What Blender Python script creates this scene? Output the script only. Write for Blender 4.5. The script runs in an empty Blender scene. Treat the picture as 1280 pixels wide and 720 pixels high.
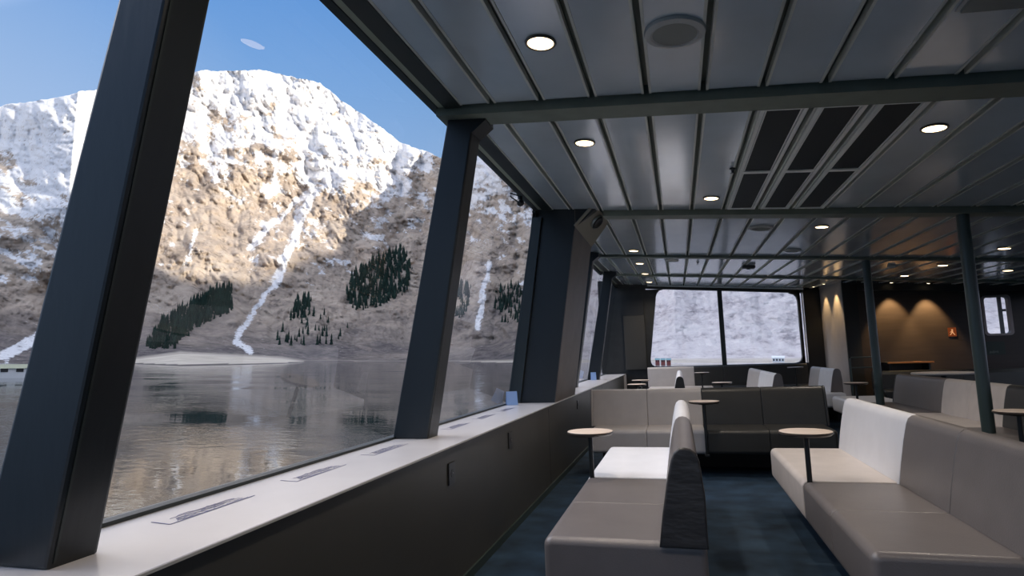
import bpy, bmesh, math, random
import numpy as np
from mathutils import Vector, Matrix

random.seed(7)
SC = bpy.context.scene
COL = SC.collection
EYE = 1.13                      # eye height above the deck
CAM = 0.086                     # fall of the ceiling towards starboard
R = math.radians

# ------------------------------------------------------------------ camera
def rot(yaw, pit, rol):
    cy, sy, cp, sp, cr, sr = math.cos(yaw), math.sin(yaw), math.cos(pit), math.sin(pit), math.cos(rol), math.sin(rol)
    fwd = Vector((-sy*cp, cy*cp, sp)); right = Vector((cy, sy, 0)); up = right.cross(fwd)
    return cr*right + sr*up, -sr*right + cr*up, fwd
YAW, PIT, ROL = .265, .116, -.033
rt, up, fw = rot(YAW, PIT, ROL)
cd = bpy.data.cameras.new('camera'); cam = bpy.data.objects.new('camera', cd); COL.objects.link(cam)
cd.sensor_width = 36; cd.lens = 750/1280*36; cd.clip_start = .05; cd.clip_end = 20000
cam.matrix_world = Matrix(((rt.x, up.x, -fw.x, 0), (rt.y, up.y, -fw.y, 0), (rt.z, up.z, -fw.z, EYE), (0, 0, 0, 1)))
SC.camera = cam
# the ship heels a little: the level outside world is turned against the cabin
r0, u0, f0 = rot(YAW, PIT, 0.0)
A = Matrix(((rt.x, up.x, fw.x), (rt.y, up.y, fw.y), (rt.z, up.z, fw.z)))
B = Matrix(((r0.x, u0.x, f0.x), (r0.y, u0.y, f0.y), (r0.z, u0.z, f0.z)))
HEEL = A @ B.transposed()       # outside frame -> cabin frame
HEEL4 = Matrix.Translation((0, 0, EYE)) @ HEEL.to_4x4()
HN = np.array(HEEL)
WATER = -5.0                    # water surface below the eye

# ------------------------------------------------------------------ materials
MATS = {}
def nodes(name):
    m = bpy.data.materials.new(name); m.use_nodes = True
    nt = m.node_tree; b = nt.nodes['Principled BSDF']
    return m, nt, b
def mat(name, col, rough=.5, metal=0., spec=.5, var=0., vscale=8., bump=0., bscale=120., coat=0., stretch=(1, 1, 1)):
    if name in MATS: return MATS[name]
    m, nt, b = nodes(name)
    b.inputs['Base Color'].default_value = (*col, 1); b.inputs['Roughness'].default_value = rough
    b.inputs['Metallic'].default_value = metal; b.inputs['Specular IOR Level'].default_value = spec
    b.inputs['Coat Weight'].default_value = coat
    tc = nt.nodes.new('ShaderNodeTexCoord'); mp = nt.nodes.new('ShaderNodeMapping')
    mp.inputs['Scale'].default_value = stretch
    nt.links.new(tc.outputs['Object'], mp.inputs['Vector'])
    if var:
        n = nt.nodes.new('ShaderNodeTexNoise'); n.inputs['Scale'].default_value = vscale; n.inputs['Detail'].default_value = 5
        nt.links.new(mp.outputs['Vector'], n.inputs['Vector'])
        r = nt.nodes.new('ShaderNodeValToRGB')
        r.color_ramp.elements[0].position = .3; r.color_ramp.elements[1].position = .7
        r.color_ramp.elements[0].color = (*[c*(1-var) for c in col], 1)
        r.color_ramp.elements[1].color = (*[min(1, c*(1+var)) for c in col], 1)
        nt.links.new(n.outputs['Fac'], r.inputs['Fac']); nt.links.new(r.outputs['Color'], b.inputs['Base Color'])
    if bump:
        n = nt.nodes.new('ShaderNodeTexNoise'); n.inputs['Scale'].default_value = bscale; n.inputs['Detail'].default_value = 3
        nt.links.new(mp.outputs['Vector'], n.inputs['Vector'])
        bp = nt.nodes.new('ShaderNodeBump'); bp.inputs['Strength'].default_value = bump; bp.inputs['Distance'].default_value = .01
        nt.links.new(n.outputs['Fac'], bp.inputs['Height']); nt.links.new(bp.outputs['Normal'], b.inputs['Normal'])
    MATS[name] = m
    return m
def emis(name, col, st):
    m = bpy.data.materials.new(name); m.use_nodes = True; nt = m.node_tree
    nt.nodes.remove(nt.nodes['Principled BSDF'])
    e = nt.nodes.new('ShaderNodeEmission'); e.inputs['Color'].default_value = (*col, 1); e.inputs['Strength'].default_value = st
    nt.links.new(e.outputs[0], nt.nodes['Material Output'].inputs['Surface'])
    return m
M_panel = mat('ceiling panel lacquer', (.62, .73, .82), .24, .0, 1., var=.06, vscale=3, coat=1.)
M_panel.node_tree.nodes['Principled BSDF'].inputs['Coat Roughness'].default_value = .13
M_panel.node_tree.nodes['Principled BSDF'].inputs['Coat IOR'].default_value = 1.75
M_lip = mat('ceiling panel lip', (.62, .66, .62), .35, 0, .5)
M_void = mat('ceiling void', (.17, .20, .17), .6)
M_beam = mat('beam paint', (.19, .225, .19), .5, var=.1)
M_post = mat('dark blue grey post paint', (.007, .010, .012), .38, 0, .5, var=.2, vscale=6, bump=.08, bscale=30, stretch=(1, 1, .3))
M_frame = mat('window frame paint', (.016, .022, .021), .4)
M_headl = mat('window head light trim', (.42, .47, .38), .5)
M_brown = mat('brown grey laminate', (.125, .10, .085), .5, var=.12, vscale=5)
M_lower = mat('lower wall laminate', (.050, .048, .041), .45, 0, .4, var=.1, vscale=2)
M_ledge = mat('window ledge laminate', (.60, .57, .56), .24, 0, .5, var=.03, vscale=4)
M_edge = mat('ledge edging', (.45, .44, .41), .4)
M_carpet = mat('blue carpet', (.021, .046, .080), .85, 0, .3, var=.45, vscale=5, bump=.5, bscale=500)
M_base = mat('green grey floor cove', (.02, .035, .033), .6)
M_wood = mat('dark smoked wood wall', (.045, .032, .026), .45, 0, .4, var=.12, vscale=3, stretch=(1, 1, 8))
M_dark = mat('dark wall lining', (.024, .024, .022), .5, var=.2)
M_dark2 = mat('black wall lining', (.014, .014, .014), .5)
M_white_wall = mat('pale partition lining', (.50, .45, .42), .6, var=.04)
M_white = mat('white leather', (.80, .79, .80), .42, 0, .5, var=.03, bump=.10, bscale=160)
M_light = mat('stone grey leather', (.52, .48, .455), .42, 0, .5, var=.05, bump=.10, bscale=160)
M_taupe = mat('taupe leather', (.165, .145, .138), .36, 0, .55, var=.06, bump=.10, bscale=160)
M_black = mat('charcoal leather', (.032, .032, .030), .38, 0, .5, var=.1, bump=.10, bscale=160)
M_cream = mat('warm white leather', (.62, .56, .52), .42, 0, .5, var=.06, bump=.10, bscale=160)
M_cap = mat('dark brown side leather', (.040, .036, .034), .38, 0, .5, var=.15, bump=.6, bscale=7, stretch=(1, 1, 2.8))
M_plinth = mat('black plinth', (.01, .01, .011), .6)
M_top = mat('pale oak veneer', (.80, .66, .54), .35, 0, .5, var=.12, vscale=6, stretch=(1, 8, 1))
M_topedge = mat('dark table rim', (.05, .035, .025), .4)
M_steel = mat('black powder coated steel', (.012, .015, .016), .4)
M_pillar = mat('green grey pillar paint', (.05, .075, .07), .3, 0, .5)
M_wplast = mat('white plastic', (.55, .57, .56), .4)
M_grille = mat('grey speaker grille', (.28, .30, .28), .6)
M_blackpl = mat('black plastic', (.012, .012, .013), .35)
M_alu = mat('brushed aluminium', (.55, .57, .56), .3, .9)
M_ventg = mat('dark vent glass', (.010, .016, .020), .6)
M_print = mat('blue grey engraving ink', (.13, .13, .22), .5)
M_card_glint = mat('pale blue card and sky glint', (.28, .44, .75), .4)
M_orange = mat('lit orange wood edge', (.75, .28, .08), .4)
M_lamp = emis('warm lamp glass', (1., .74, .44), 6)
M_lamp2 = emis('small warm lamp glass', (1., .78, .5), 8)

# glass: clear pane, Fresnel reflection over a transparent body
gm = bpy.data.materials.new('clear window glass'); gm.use_nodes = True; nt = gm.node_tree
nt.nodes.remove(nt.nodes['Principled BSDF'])
tr = nt.nodes.new('ShaderNodeBsdfTransparent'); tr.inputs['Color'].default_value = (.97, .985, .98, 1)
gl = nt.nodes.new('ShaderNodeBsdfGlossy'); gl.inputs['Roughness'].default_value = 0
fr = nt.nodes.new('ShaderNodeFresnel'); fr.inputs['IOR'].default_value = 1.45
mx = nt.nodes.new('ShaderNodeMixShader')
gn = nt.nodes.new('ShaderNodeNewGeometry'); iv = nt.nodes.new('ShaderNodeMath'); iv.operation = 'SUBTRACT'; iv.inputs[0].default_value = 1
nt.links.new(gn.outputs['Backfacing'], iv.inputs[1]); ml = nt.nodes.new('ShaderNodeMath'); ml.operation = 'MULTIPLY'
nt.links.new(iv.outputs[0], ml.inputs[0]); nt.links.new(fr.outputs[0], ml.inputs[1])
nt.links.new(ml.outputs[0], mx.inputs[0]); nt.links.new(tr.outputs[0], mx.inputs[1]); nt.links.new(gl.outputs[0], mx.inputs[2])
nt.links.new(mx.outputs[0], nt.nodes['Material Output'].inputs['Surface'])
M_glass = gm

# ------------------------------------------------------------------ mesh helpers
def prop(o, label=None, cat=None, group=None, kind=None):
    if label: o['label'] = label
    if cat: o['category'] = cat
    if group: o['group'] = group
    if kind: o['kind'] = kind
    return o
def link(name, bm, m, parent=None, smooth=None, loc=(0, 0, 0)):
    bmesh.ops.recalc_face_normals(bm, faces=bm.faces)
    me = bpy.data.meshes.new(name); bm.to_mesh(me); bm.free()
    ms = m if isinstance(m, (list, tuple)) else [m]
    for q in ms: me.materials.append(q)
    o = bpy.data.objects.new(name, me); COL.objects.link(o)
    o.location = loc
    if smooth is not None:
        for p in me.polygons: p.use_smooth = True
        me.set_sharp_from_angle(angle=R(smooth))
    if parent: o.parent = parent
    return o
def empty(name, loc=(0, 0, 0), rz=0.):
    o = bpy.data.objects.new(name, None); COL.objects.link(o); o.location = loc; o.rotation_euler = (0, 0, rz)
    o.empty_display_size = .2
    return o
def box(bm, x0, x1, y0, y1, z0, z1, bev=0., seg=3, mi=0):
    b2 = bmesh.new() if bev else bm
    vs = [b2.verts.new((x, y, z)) for x in (x0, x1) for y in (y0, y1) for z in (z0, z1)]
    fs = [b2.faces.new([vs[i] for i in q]) for q in ((0, 1, 3, 2), (4, 6, 7, 5), (0, 4, 5, 1), (2, 3, 7, 6), (0, 2, 6, 4), (1, 5, 7, 3))]
    for f in fs: f.material_index = mi
    if bev:
        bmesh.ops.bevel(b2, geom=b2.edges[:], offset=bev, segments=seg, profile=.6, affect='EDGES')
        merge(bm, b2)
    return bm
def merge(bm, b2):
    me = bpy.data.meshes.new('tmp'); b2.to_mesh(me); b2.free(); bm.from_mesh(me); bpy.data.meshes.remove(me)
def prism(bm, pts, axis, a, b, mi=0, bev=0., seg=3):
    """extrude a polygon along an axis: pts are the two other coordinates"""
    b2 = bmesh.new()
    def P(p, t):
        return {'x': (t, p[0], p[1]), 'y': (p[0], t, p[1]), 'z': (p[0], p[1], t)}[axis]
    A_ = [b2.verts.new(P(p, a)) for p in pts]; B_ = [b2.verts.new(P(p, b)) for p in pts]
    n = len(pts)
    e0 = b2.faces.new(A_); e1 = b2.faces.new(B_[::-1])
    for i in range(n): b2.faces.new((A_[i], B_[i], B_[(i+1) % n], A_[(i+1) % n]))
    for f in b2.faces: f.material_index = mi
    bmesh.ops.recalc_face_normals(b2, faces=b2.faces)
    if bev:
        ed = set(e0.edges) | set(e1.edges)
        bmesh.ops.bevel(b2, geom=list(ed), offset=bev, segments=seg, profile=.6, affect='EDGES')
    merge(bm, b2); return bm
def cyl(bm, x, y, z0, z1, r0_, r1_=None, n=28, top=None, mi=0):
    r1_ = r0_ if r1_ is None else r1_
    tx, ty = (top or (x, y))
    a = [bm.verts.new((x+r0_*math.cos(2*math.pi*i/n), y+r0_*math.sin(2*math.pi*i/n), z0)) for i in range(n)]
    b = [bm.verts.new((tx+r1_*math.cos(2*math.pi*i/n), ty+r1_*math.sin(2*math.pi*i/n), z1)) for i in range(n)]
    fs = [bm.faces.new(a[::-1]), bm.faces.new(b)]
    for i in range(n): fs.append(bm.faces.new((a[i], a[(i+1) % n], b[(i+1) % n], b[i])))
    for f in fs: f.material_index = mi
    return bm
def lathe(bm, prof, n=36, cx=0, cy=0):
    rings = []
    for r_, z in prof:
        if r_ < 1e-6: rings.append([bm.verts.new((cx, cy, z))])
        else: rings.append([bm.verts.new((cx+r_*math.cos(2*math.pi*i/n), cy+r_*math.sin(2*math.pi*i/n), z)) for i in range(n)])
    for a, b in zip(rings, rings[1:]):
        for i in range(n):
            j = (i+1) % n
            if len(a) == 1 and len(b) == 1: continue
            if len(a) == 1: bm.faces.new((a[0], b[i], b[j]))
            elif len(b) == 1: bm.faces.new((a[i], a[j], b[0]))
            else: bm.faces.new((a[i], a[j], b[j], b[i]))
    return bm
def tube(bm, pts, r_, n=10):
    pts = [Vector(p) for p in pts]; prev = None
    for i, p in enumerate(pts):
        d = (pts[min(i+1, len(pts)-1)] - pts[max(i-1, 0)]).normalized()
        s = d.cross(Vector((0, 0, 1)) if abs(d.z) < .9 else Vector((1, 0, 0))).normalized(); t = d.cross(s)
        ring = [bm.verts.new(p + r_*(math.cos(2*math.pi*k/n)*s + math.sin(2*math.pi*k/n)*t)) for k in range(n)]
        if prev:
            for k in range(n): bm.faces.new((prev[k], prev[(k+1) % n], ring[(k+1) % n], ring[k]))
        else: bm.faces.new(ring)
        prev = ring
    bm.faces.new(prev[::-1]); return bm
def quadbox(bm, c, th):
    """a plate with corners c (4 points) and thickness vector th"""
    a = [bm.verts.new(Vector(p)) for p in c]; b = [bm.verts.new(Vector(p)+Vector(th)) for p in c]
    bm.faces.new(a); bm.faces.new(b[::-1])
    for i in range(4): bm.faces.new((a[i], b[i], b[(i+1) % 4], a[(i+1) % 4]))
    return bm
def rrect(x0, x1, z0, z1, r_, n=5):
    p = []
    for cx, cz_, a in ((x1-r_, z1-r_, 0), (x0+r_, z1-r_, 90), (x0+r_, z0+r_, 180), (x1-r_, z0+r_, 270)):
        for i in range(n+1): p.append((cx+r_*math.cos(R(a+90*i/n)), cz_+r_*math.sin(R(a+90*i/n))))
    return p
def S(name, bm, m, parent=None, smooth=None):
    o = link(name, bm, m, parent, smooth); prop(o, kind='structure') if not parent else None
    return o

# deck sheer: the deck and ceiling climb gently towards the far end
def fz(y): return max(0., y-8.3)*.012
def cz(x, y=0.): return 2.43 - CAM*x + max(0., y-8.3)*.0255
XP, XS, YA, YF = -1.12, 5.7, -3.2, 13.2     # lower port wall, starboard wall, after wall (behind the camera), far wall
YW = 11.8                                    # smoked wood wall

# ------------------------------------------------------------------ floor
bm = bmesh.new()
ys = [YA, 0, 2, 4, 6, 8.3, 10, 12, YF+.1]
for a, b in zip(ys, ys[1:]):
    q = [(XP-.6, a, fz(a)), (XS+.1, a, fz(a)), (XS+.1, b, fz(b)), (XP-.6, b, fz(b))]
    t = [bm.verts.new(p) for p in q]; u = [bm.verts.new((p[0], p[1], p[2]-.08)) for p in q]
    bm.faces.new(t); bm.faces.new(u[::-1])
    for i in range(4): bm.faces.new((t[i], u[i], u[(i+1) % 4], t[(i+1) % 4]))
S('floor', bm, M_carpet)

# ------------------------------------------------------------------ ceiling
SECT = [(YA, 3.0), (3.17, 5.58), (5.75, 8.25), (8.38, 10.88), (11.0, YF)]
bm = bmesh.new()
def slab(bm, x0, x1, y0, y1, dz0, dz1, mi=0):
    """slab following the ceiling slope; dz above the ceiling plane"""
    vs = [bm.verts.new((x, y, cz(x, y)+d)) for x in (x0, x1) for y in (y0, y1) for d in (dz0, dz1)]
    for q in ((0, 1, 3, 2), (4, 6, 7, 5), (0, 4, 5, 1), (2, 3, 7, 6), (0, 2, 6, 4), (1, 5, 7, 3)):
        f = bm.faces.new([vs[i] for i in q]); f.material_index = mi
PITCH = .272
edges = [-1.07] + [-.889 + PITCH*k for k in range(0, 25)]
edges = [e for e in edges if e < XS] + [XS]
for (y0, y1) in SECT:
    yy = [y0] + ([8.3] if y0 < 8.3 < y1 else []) + [y1]
    for a, b in zip(edges, edges[1:]):
        x0 = a + (.0 if a == -1.07 else .013); x1 = b - .013
        # vent field replaces three panels between the first two beams
        slab(bm, x0+.012, x1-.012, y0+.015, y1-.015, 0, .02, 0)
        slab(bm, x0, x0+.012, y0+.015, y1-.015, -.004, .03, 1)
        slab(bm, x1-.012, x1, y0+.015, y1-.015, -.004, .03, 1)
for a, b in ((YA, 8.3), (8.3, YF+.15)):
    slab(bm, -1.255, XS+.1, a, b, .05, .12, 2)
S('ceiling', bm, [M_panel, M_lip, M_void])
# beams
for k, (a, b) in enumerate([(3.0, 3.17), (5.58, 5.75), (8.25, 8.38), (10.88, 11.0)]):
    bm = bmesh.new(); d = .05 if k < 2 else .03
    slab(bm, -1.22 if k != 1 else -.6, XS, a, b, -d, .06)
    S('trim_%d' % (k+1), bm, M_beam)

# ------------------------------------------------------------------ port side
def wallx(z): return -1.54 + (z-.71)*(.32/1.82)        # inclined plane of the glass
bm = bmesh.new()
# lower wall with set-back cove, ledge slab, outer hull below the window
box(bm, XP-.03, XP, YA, YF, 0, .699)
o = S('wall_port', bm, M_lower)
bm = bmesh.new(); box(bm, -1.66, -1.60, YA, YF, -.1, .70); link('outer_hull', bm, M_dark, o)
bm = bmesh.new(); box(bm, XP, XP+.012, YA, YF, .0, .045, 0); S('baseboard_port', bm, M_base)
bm = bmesh.new(); box(bm, -1.62, XP+.012, YA, YF-.02, .70, .71, .003, 2)
lg = S('trim_5', bm, M_ledge)
bm = bmesh.new(); box(bm, XP+.011, XP+.014, YA, YF-.02, .701, .708); link('edging', bm, M_edge, lg)
bm = bmesh.new()
for y in (5.2, 9.0): box(bm, XP-.001, XP+.0015, y, y+.004, .05, .68)
link('panel_joint', bm, M_dark2, o)
# window head: dark soffit band and lighter outer trim
bm = bmesh.new()
for a, b in ((YA, 5.5), (6.6, 8.3), (8.3, YF)):
    vs = []
    slab(bm, -1.165, -1.07, a, b, -.012, .05)
S('trim_6', bm, M_frame)
bm = bmesh.new()
for a, b in ((YA, 5.5), (6.6, 8.3), (8.3, YF)): slab(bm, -1.245, -1.166, a, b, -.002, .05)
S('trim_7', bm, M_headl)
# window bottom gasket
# posts
POSTS = [(-1.15, -1.0), (1.03, 1.15), (3.07, 3.22), (8.02, 8.18), (10.42, 10.58)]
for i, (a, b) in enumerate(POSTS):
    bm = bmesh.new()
    zt = cz(-1.2, a) - (.0)
    def X(z, off): return wallx(z) + off
    ot, it_ = (.15, .265) if i == 1 else (.05, .205)      # the nearest post leans a little more
    pts = [(X(.71, 0), .71), (X(.71, .205), .71), (X(zt, it_), zt), (X(zt, ot), zt)]
    prism(bm, pts, 'y', a, b, bev=.008, seg=2)
    o = S('trim_%d' % (8+i), bm, M_post)
    if 0 < i:
        bm = bmesh.new()      # haunch where the post meets the beam
        prism(bm, [(X(zt, .1), zt-.01), (X(zt, .1), zt-.14), (X(zt, .205)-.02, zt-.14), (X(zt, .205)+.06, zt-.08), (X(zt, .205)+.06, zt-.035)], 'y', a+.001, b-.001)
        link('haunch', bm, M_post, o)
    bm = bmesh.new(); prism(bm, [(X(.72, .2055), .72), (X(.72, .2075), .72), (X(zt-.05, it_+.0013), zt-.05), (X(zt-.05, it_-.0007), zt-.05)], 'y', a+.012, a+.018)
    link('cover_strip', bm, M_frame, o)
# window panes with frames
WIN = [(-3.2, -1.08), (-1.08, 1.12), (1.12, 3.16), (3.16, 5.5), (6.6, 8.10), (8.10, 10.5), (10.5, YF)]
for i, (a, b) in enumerate(WIN):
    zt = cz(-1.2, a)
    bm = bmesh.new()
    g = .02
    # frame: four bars lying in the glass plane
    def bar(z0, z1, y0, y1):
        prism(bm, [(wallx(z0)-.03, z0), (wallx(z0)+.012, z0), (wallx(z1)+.012, z1), (wallx(z1)-.03, z1)], 'y', y0, y1)
    bar(.70, .722, a, b); bar(zt-.008, zt+.03, a, b); 
    if i in (3,): bar(.72, zt-.03, b-.015, b)
    if i == 3:   # rounded upper corner of the pane by the wide casing
        for k in range(6):
            t0, t1 = k*15, (k+1)*15; rr = .12
            c = (b-.015-rr, zt-.03-rr)
            p0 = (c[0]+rr*math.sin(R(t0)), c[1]+rr*math.cos(R(t0))); p1 = (c[0]+rr*math.sin(R(t1)), c[1]+rr*math.cos(R(t1)))
            q = [(p0[0], p0[1]), (p1[0], p1[1]), (b-.01, zt-.025)]
            vs = [bm.verts.new((wallx(z)+.010, y, z)) for y, z in q]; bm.faces.new(vs)
            vs2 = [bm.verts.new((wallx(z)-.02, y, z)) for y, z in q]; bm.faces.new(vs2[::-1])
    w = S('window_%d' % (i+1), bm, M_frame)
    bm = bmesh.new()
    prism(bm, [(wallx(.71)-.012, .71), (wallx(.71)-.004, .71), (wallx(zt)-.004, zt), (wallx(zt)-.012, zt)], 'y', a, b)
    link('glass_pane', bm, M_glass, w)
# wide casing between the fourth and fifth window
zc = cz(-1.1, 5.5)
bm = bmesh.new()
prism(bm, [(-1.52, .71), (-1.125, .71), (-.885, 1.118+EYE-.01), (-.86, 1.215+EYE), (-.86, cz(-.86, 5.5)), (-1.26, cz(-1.26, 5.5))], 'y', 5.5, 6.6)
cs = S('trim_13', bm, M_post)
bm = bmesh.new()
prism(bm, [(-1.1245, .71), (-1.118, .71), (-.878, 2.238), (-.853, 2.345), (-.853, cz(-.853, 5.5)), (-.8595, cz(-.86, 5.5)), (-.8595, 2.345), (-.8845, 2.238)], 'y', 5.502, 6.6)
link('brown_lining', bm, M_brown, cs)
bm = bmesh.new()
prism(bm, [(-.855, 2.33), (-.66, cz(-.66, 5.5)), (-.855, cz(-.855, 5.5))], 'y', 5.502, 5.90)
link('gusset', bm, M_post, cs)
bm = bmesh.new()   # reveal strip round the pane opening
prism(bm, [(-1.52, .72), (-1.44, .72), (-1.17, 2.45), (-1.25, 2.45)], 'y', 5.46, 5.5)
link('reveal', bm, M_frame, cs)

# tilted square speaker panel at the head of the casing
pl = empty('wall_speaker', (-.76, 5.7, 2.36))
c = [(-.670, 5.47, 1.415+EYE), (-.868, 5.47, 1.215+EYE), (-.775, 5.92, 1.085+EYE), (-.595, 5.92, 1.315+EYE)]
cc = [Vector(p)-Vector((-.76, 5.7, 2.36)) for p in c]
nrm = (cc[1]-cc[0]).cross(cc[3]-cc[0]).normalized()
if nrm.x < 0: nrm = -nrm
bm = bmesh.new(); quadbox(bm, cc, nrm*.012); link('mounting_plate', bm, mat('olive grey plate', (.34, .32, .26), .45), pl)
ctr = sum(cc, Vector())/4 + nrm*.012 + (cc[3]-cc[1])*.10 + (cc[0]-cc[2])*.07
q = nrm.to_track_quat('Z', 'Y').to_matrix()
bm = bmesh.new(); lathe(bm, [(0, .0), (.06, .0), (.066, .006), (.066, .024), (.060, .032), (.05, .034), (.03, .026), (0, .024)], 32)
for v in bm.verts: v.co = q @ v.co + ctr
link('speaker_body', bm, M_blackpl, pl, 40)
bm = bmesh.new(); lathe(bm, [(.0665, .002), (.072, .004), (.072, .020), (.068, .026), (.0665, .024)], 32)
for v in bm.verts: v.co = q @ v.co + ctr
link('rim', bm, M_alu, pl, 40)
prop(pl, 'square olive plate with a round black speaker, high on the wide brown casing', 'speaker')

# small camera with bracket under the window head
cmr = empty('surveillance_camera', (-1.25, 4.86, 1.335+EYE))
bm = bmesh.new()
bmesh.ops.create_uvsphere(bm, u_segments=20, v_segments=14, radius=.032)
for v in bm.verts: v.co += Vector((.03, .0, -.02))
cyl(bm, .03, 0, -.02, .035, .022); link('housing', bm, M_blackpl, cmr, 40)
bm = bmesh.new(); tube(bm, [(.02, 0, -.02), (-.015, -.14, .0), (-.02, -.13, .035), (.02, -.01, .04)], .006); link('bracket', bm, M_blackpl, cmr, 60)
prop(cmr, 'small black camera on a wire bracket under the port window head', 'camera')

# wall sockets
for y, z, h, lab in ((2.855, .575, .085, 'dark square power socket on the lower port wall, nearest the camera'),
                     (3.94, .587, .085, 'dark power socket on the lower port wall, between the sill post and the round table'),
                     (6.75, .59, .075, 'dark socket on the lower port wall just behind the stone grey bench'),
                     (5.35, .59, .08, 'dark socket on the lower port wall just before the stone grey bench')):
    if abs(y-5.35) < .01: continue
    t = empty('power_socket', (XP+.0008, y, z))
    bm = bmesh.new(); box(bm, 0, .008, -.042, .042, -h/2-.01, h/2+.01, .003, 2); link('face_plate', bm, M_blackpl, t)
    bm = bmesh.new(); cyl(bm, 0, 0, 0, .002, .02, n=20)
    for v in bm.verts: v.co = Vector((v.co.z+.008, v.co.x, v.co.y))
    s = link('socket_face', bm, M_steel, t)
    for yy in (-.008, .008):
        bm = bmesh.new(); box(bm, .0098, .0106, yy-.002, yy+.002, -.002, .002); link('hole', bm, M_alu if yy > 0 else M_dark2, s)
    prop(t, lab, 'socket', 'power sockets on the lower port wall')

# engraved panoramas on the ledge
def panorama(y0, ln, seed, lab):
    rnd = random.Random(seed); bm = bmesh.new(); z = .7108
    def ln_(p, q_, w=.0014):
        p = Vector((p[0], p[1], 0)); q_ = Vector((q_[0], q_[1], 0)); d = (q_-p).normalized(); n_ = Vector((-d.y, d.x, 0))*w
        vs = [bm.verts.new((v.x, v.y, z+h)) for h in (0, .0006) for v in (p+n_, q_+n_, q_-n_, p-n_)]
        bm.faces.new(vs[4:]); bm.faces.new(vs[:4][::-1])
        for i in range(4): bm.faces.new((vs[i], vs[(i+1) % 4], vs[4+(i+1) % 4], vs[4+i]))
    xb = -1.362
    ln_((xb-.075, y0+.012), (xb, y0), .0022); ln_((xb, y0), (xb-.004, y0+ln), .0022)
    for r_ in range(5):
        y = y0+.035+.008*r_; x = xb-.008-.010*r_; pts = [(x, y)]
        while y < y0+ln*.90-.006*r_:
            y += rnd.uniform(.010, .026); pts.append((xb-.008-.010*r_-rnd.uniform(-.006, .016), y))
        for p, q_ in zip(pts, pts[1:]): ln_(p, q_, .0010)
        if r_ % 2 == 0: ln_((xb-.006-.011*r_, y0+.05), (xb-.006-.011*r_, y0+ln*.7), .0009)
    o = link('ledge_engraving', bm, M_print)
    prop(o, lab, 'engraving', 'blue line drawings of the fjord on the window ledge')
panorama(1.385, .345, 1, 'blue line drawing on the white ledge, nearest the camera')
panorama(1.95, .345, 2, 'blue line drawing on the white ledge, second from the camera')
panorama(2.53, .36, 3, 'blue line drawing on the white ledge, ending at the foot of the middle post')
panorama(3.50, .345, 4, 'faint line drawing on the ledge, first one past the middle post')
panorama(4.08, .345, 5, 'faint line drawing on the ledge, second one past the middle post')
panorama(4.66, .33, 6, 'faint line drawing on the ledge, last one before the wide casing')

# folded blue card on the ledge; the far sheet stands in for reflected sky
for (x, y, w, h, rz, lab) in ((-1.47, 5.28, .10, .12, .5, 'pale blue folded card standing on the ledge at the foot of the wide casing'),
                              (-1.42, 10.35, .09, .13, .3, 'pale blue folded sheet standing in for the sky reflection on the ledge at the far port post')):
    bm = bmesh.new()
    quadbox(bm, [(-w/2, .02, 0), (w/2, .02, 0), (w/2, 0, h), (-w/2, 0, h)], (0, .002, 0))
    quadbox(bm, [(-w/2, -.03, 0), (w/2, -.03, 0), (w/2, 0, h), (-w/2, 0, h)], (0, .002, 0))
    o = link('card_sky_glint', bm, M_card_glint); o.location = (x, y, .711); o.rotation_euler = (0, 0, rz)
    prop(o, lab, 'card')

# ------------------------------------------------------------------ far wall with panoramic window
def E(z): return z+EYE
zf = fz(YF)
bm = bmesh.new()
box(bm, -1.62, -.60, YF, YF+.12, -.1, 2.75)
# left jamb is slanted and the corners are rounded: polygon pieces around the opening
def arc(cx, cz_, r_, a0, a1, n=8): return [(cx+r_*math.cos(R(a0+(a1-a0)*i/n)), cz_+r_*math.sin(R(a0+(a1-a0)*i/n))) for i in range(n+1)]
zb, zt = E(-.285), E(1.375)
def ztop(x): return zt - .1*(x+.35)*.9
left = arc(-.43+.0+.10, zb+.12, .20, 270, 180) if False else []
L_pts = [(-.60, zb-.6), (-.60, 2.75), (-.05, 2.75), (-.05, ztop(-.05)), (-.24, ztop(-.2)-.003), (-.31, ztop(-.3)-.03), (-.36, ztop(-.3)-.08), (-.388, ztop(-.3)-.16), (-.575, zb+.16), (-.57, zb+.09), (-.545, zb+.04), (-.50, zb+.01), (-.44, zb), (-.05, zb), (-.05, zb-.6)]
prism(bm, [(-.05, zb-1.1), (2.9, zb-1.1), (2.9, zb), (-.05, zb)], 'y', YF, YF+.12)
prism(bm, [(-.60, zb-1.1), (-.05, zb-1.1), (-.05, zb), (-.60, zb)], 'y', YF, YF+.12)
prism(bm, [(-.05, ztop(-.05)), (2.9, ztop(2.9)), (2.9, 2.75), (-.05, 2.75)], 'y', YF, YF+.12)
prism(bm, [(-.60, ztop(-.6)), (-.05, ztop(-.05)), (-.05, 2.75), (-.60, 2.75)], 'y', YF, YF+.12)
prism(bm, [(-.60, ztop(-.3)), (-.24, ztop(-.2)-.003), (-.31, ztop(-.3)-.03), (-.36, ztop(-.3)-.08), (-.388, ztop(-.3)-.16), (-.575, zb+.16), (-.60, zb+.16)], 'y', YF, YF+.12)
prism(bm, [(-.60, zb+.16), (-.575, zb+.16), (-.57, zb+.09), (-.545, zb+.04), (-.50, zb+.01), (-.44, zb), (-.60, zb)], 'y', YF, YF+.12)
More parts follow.
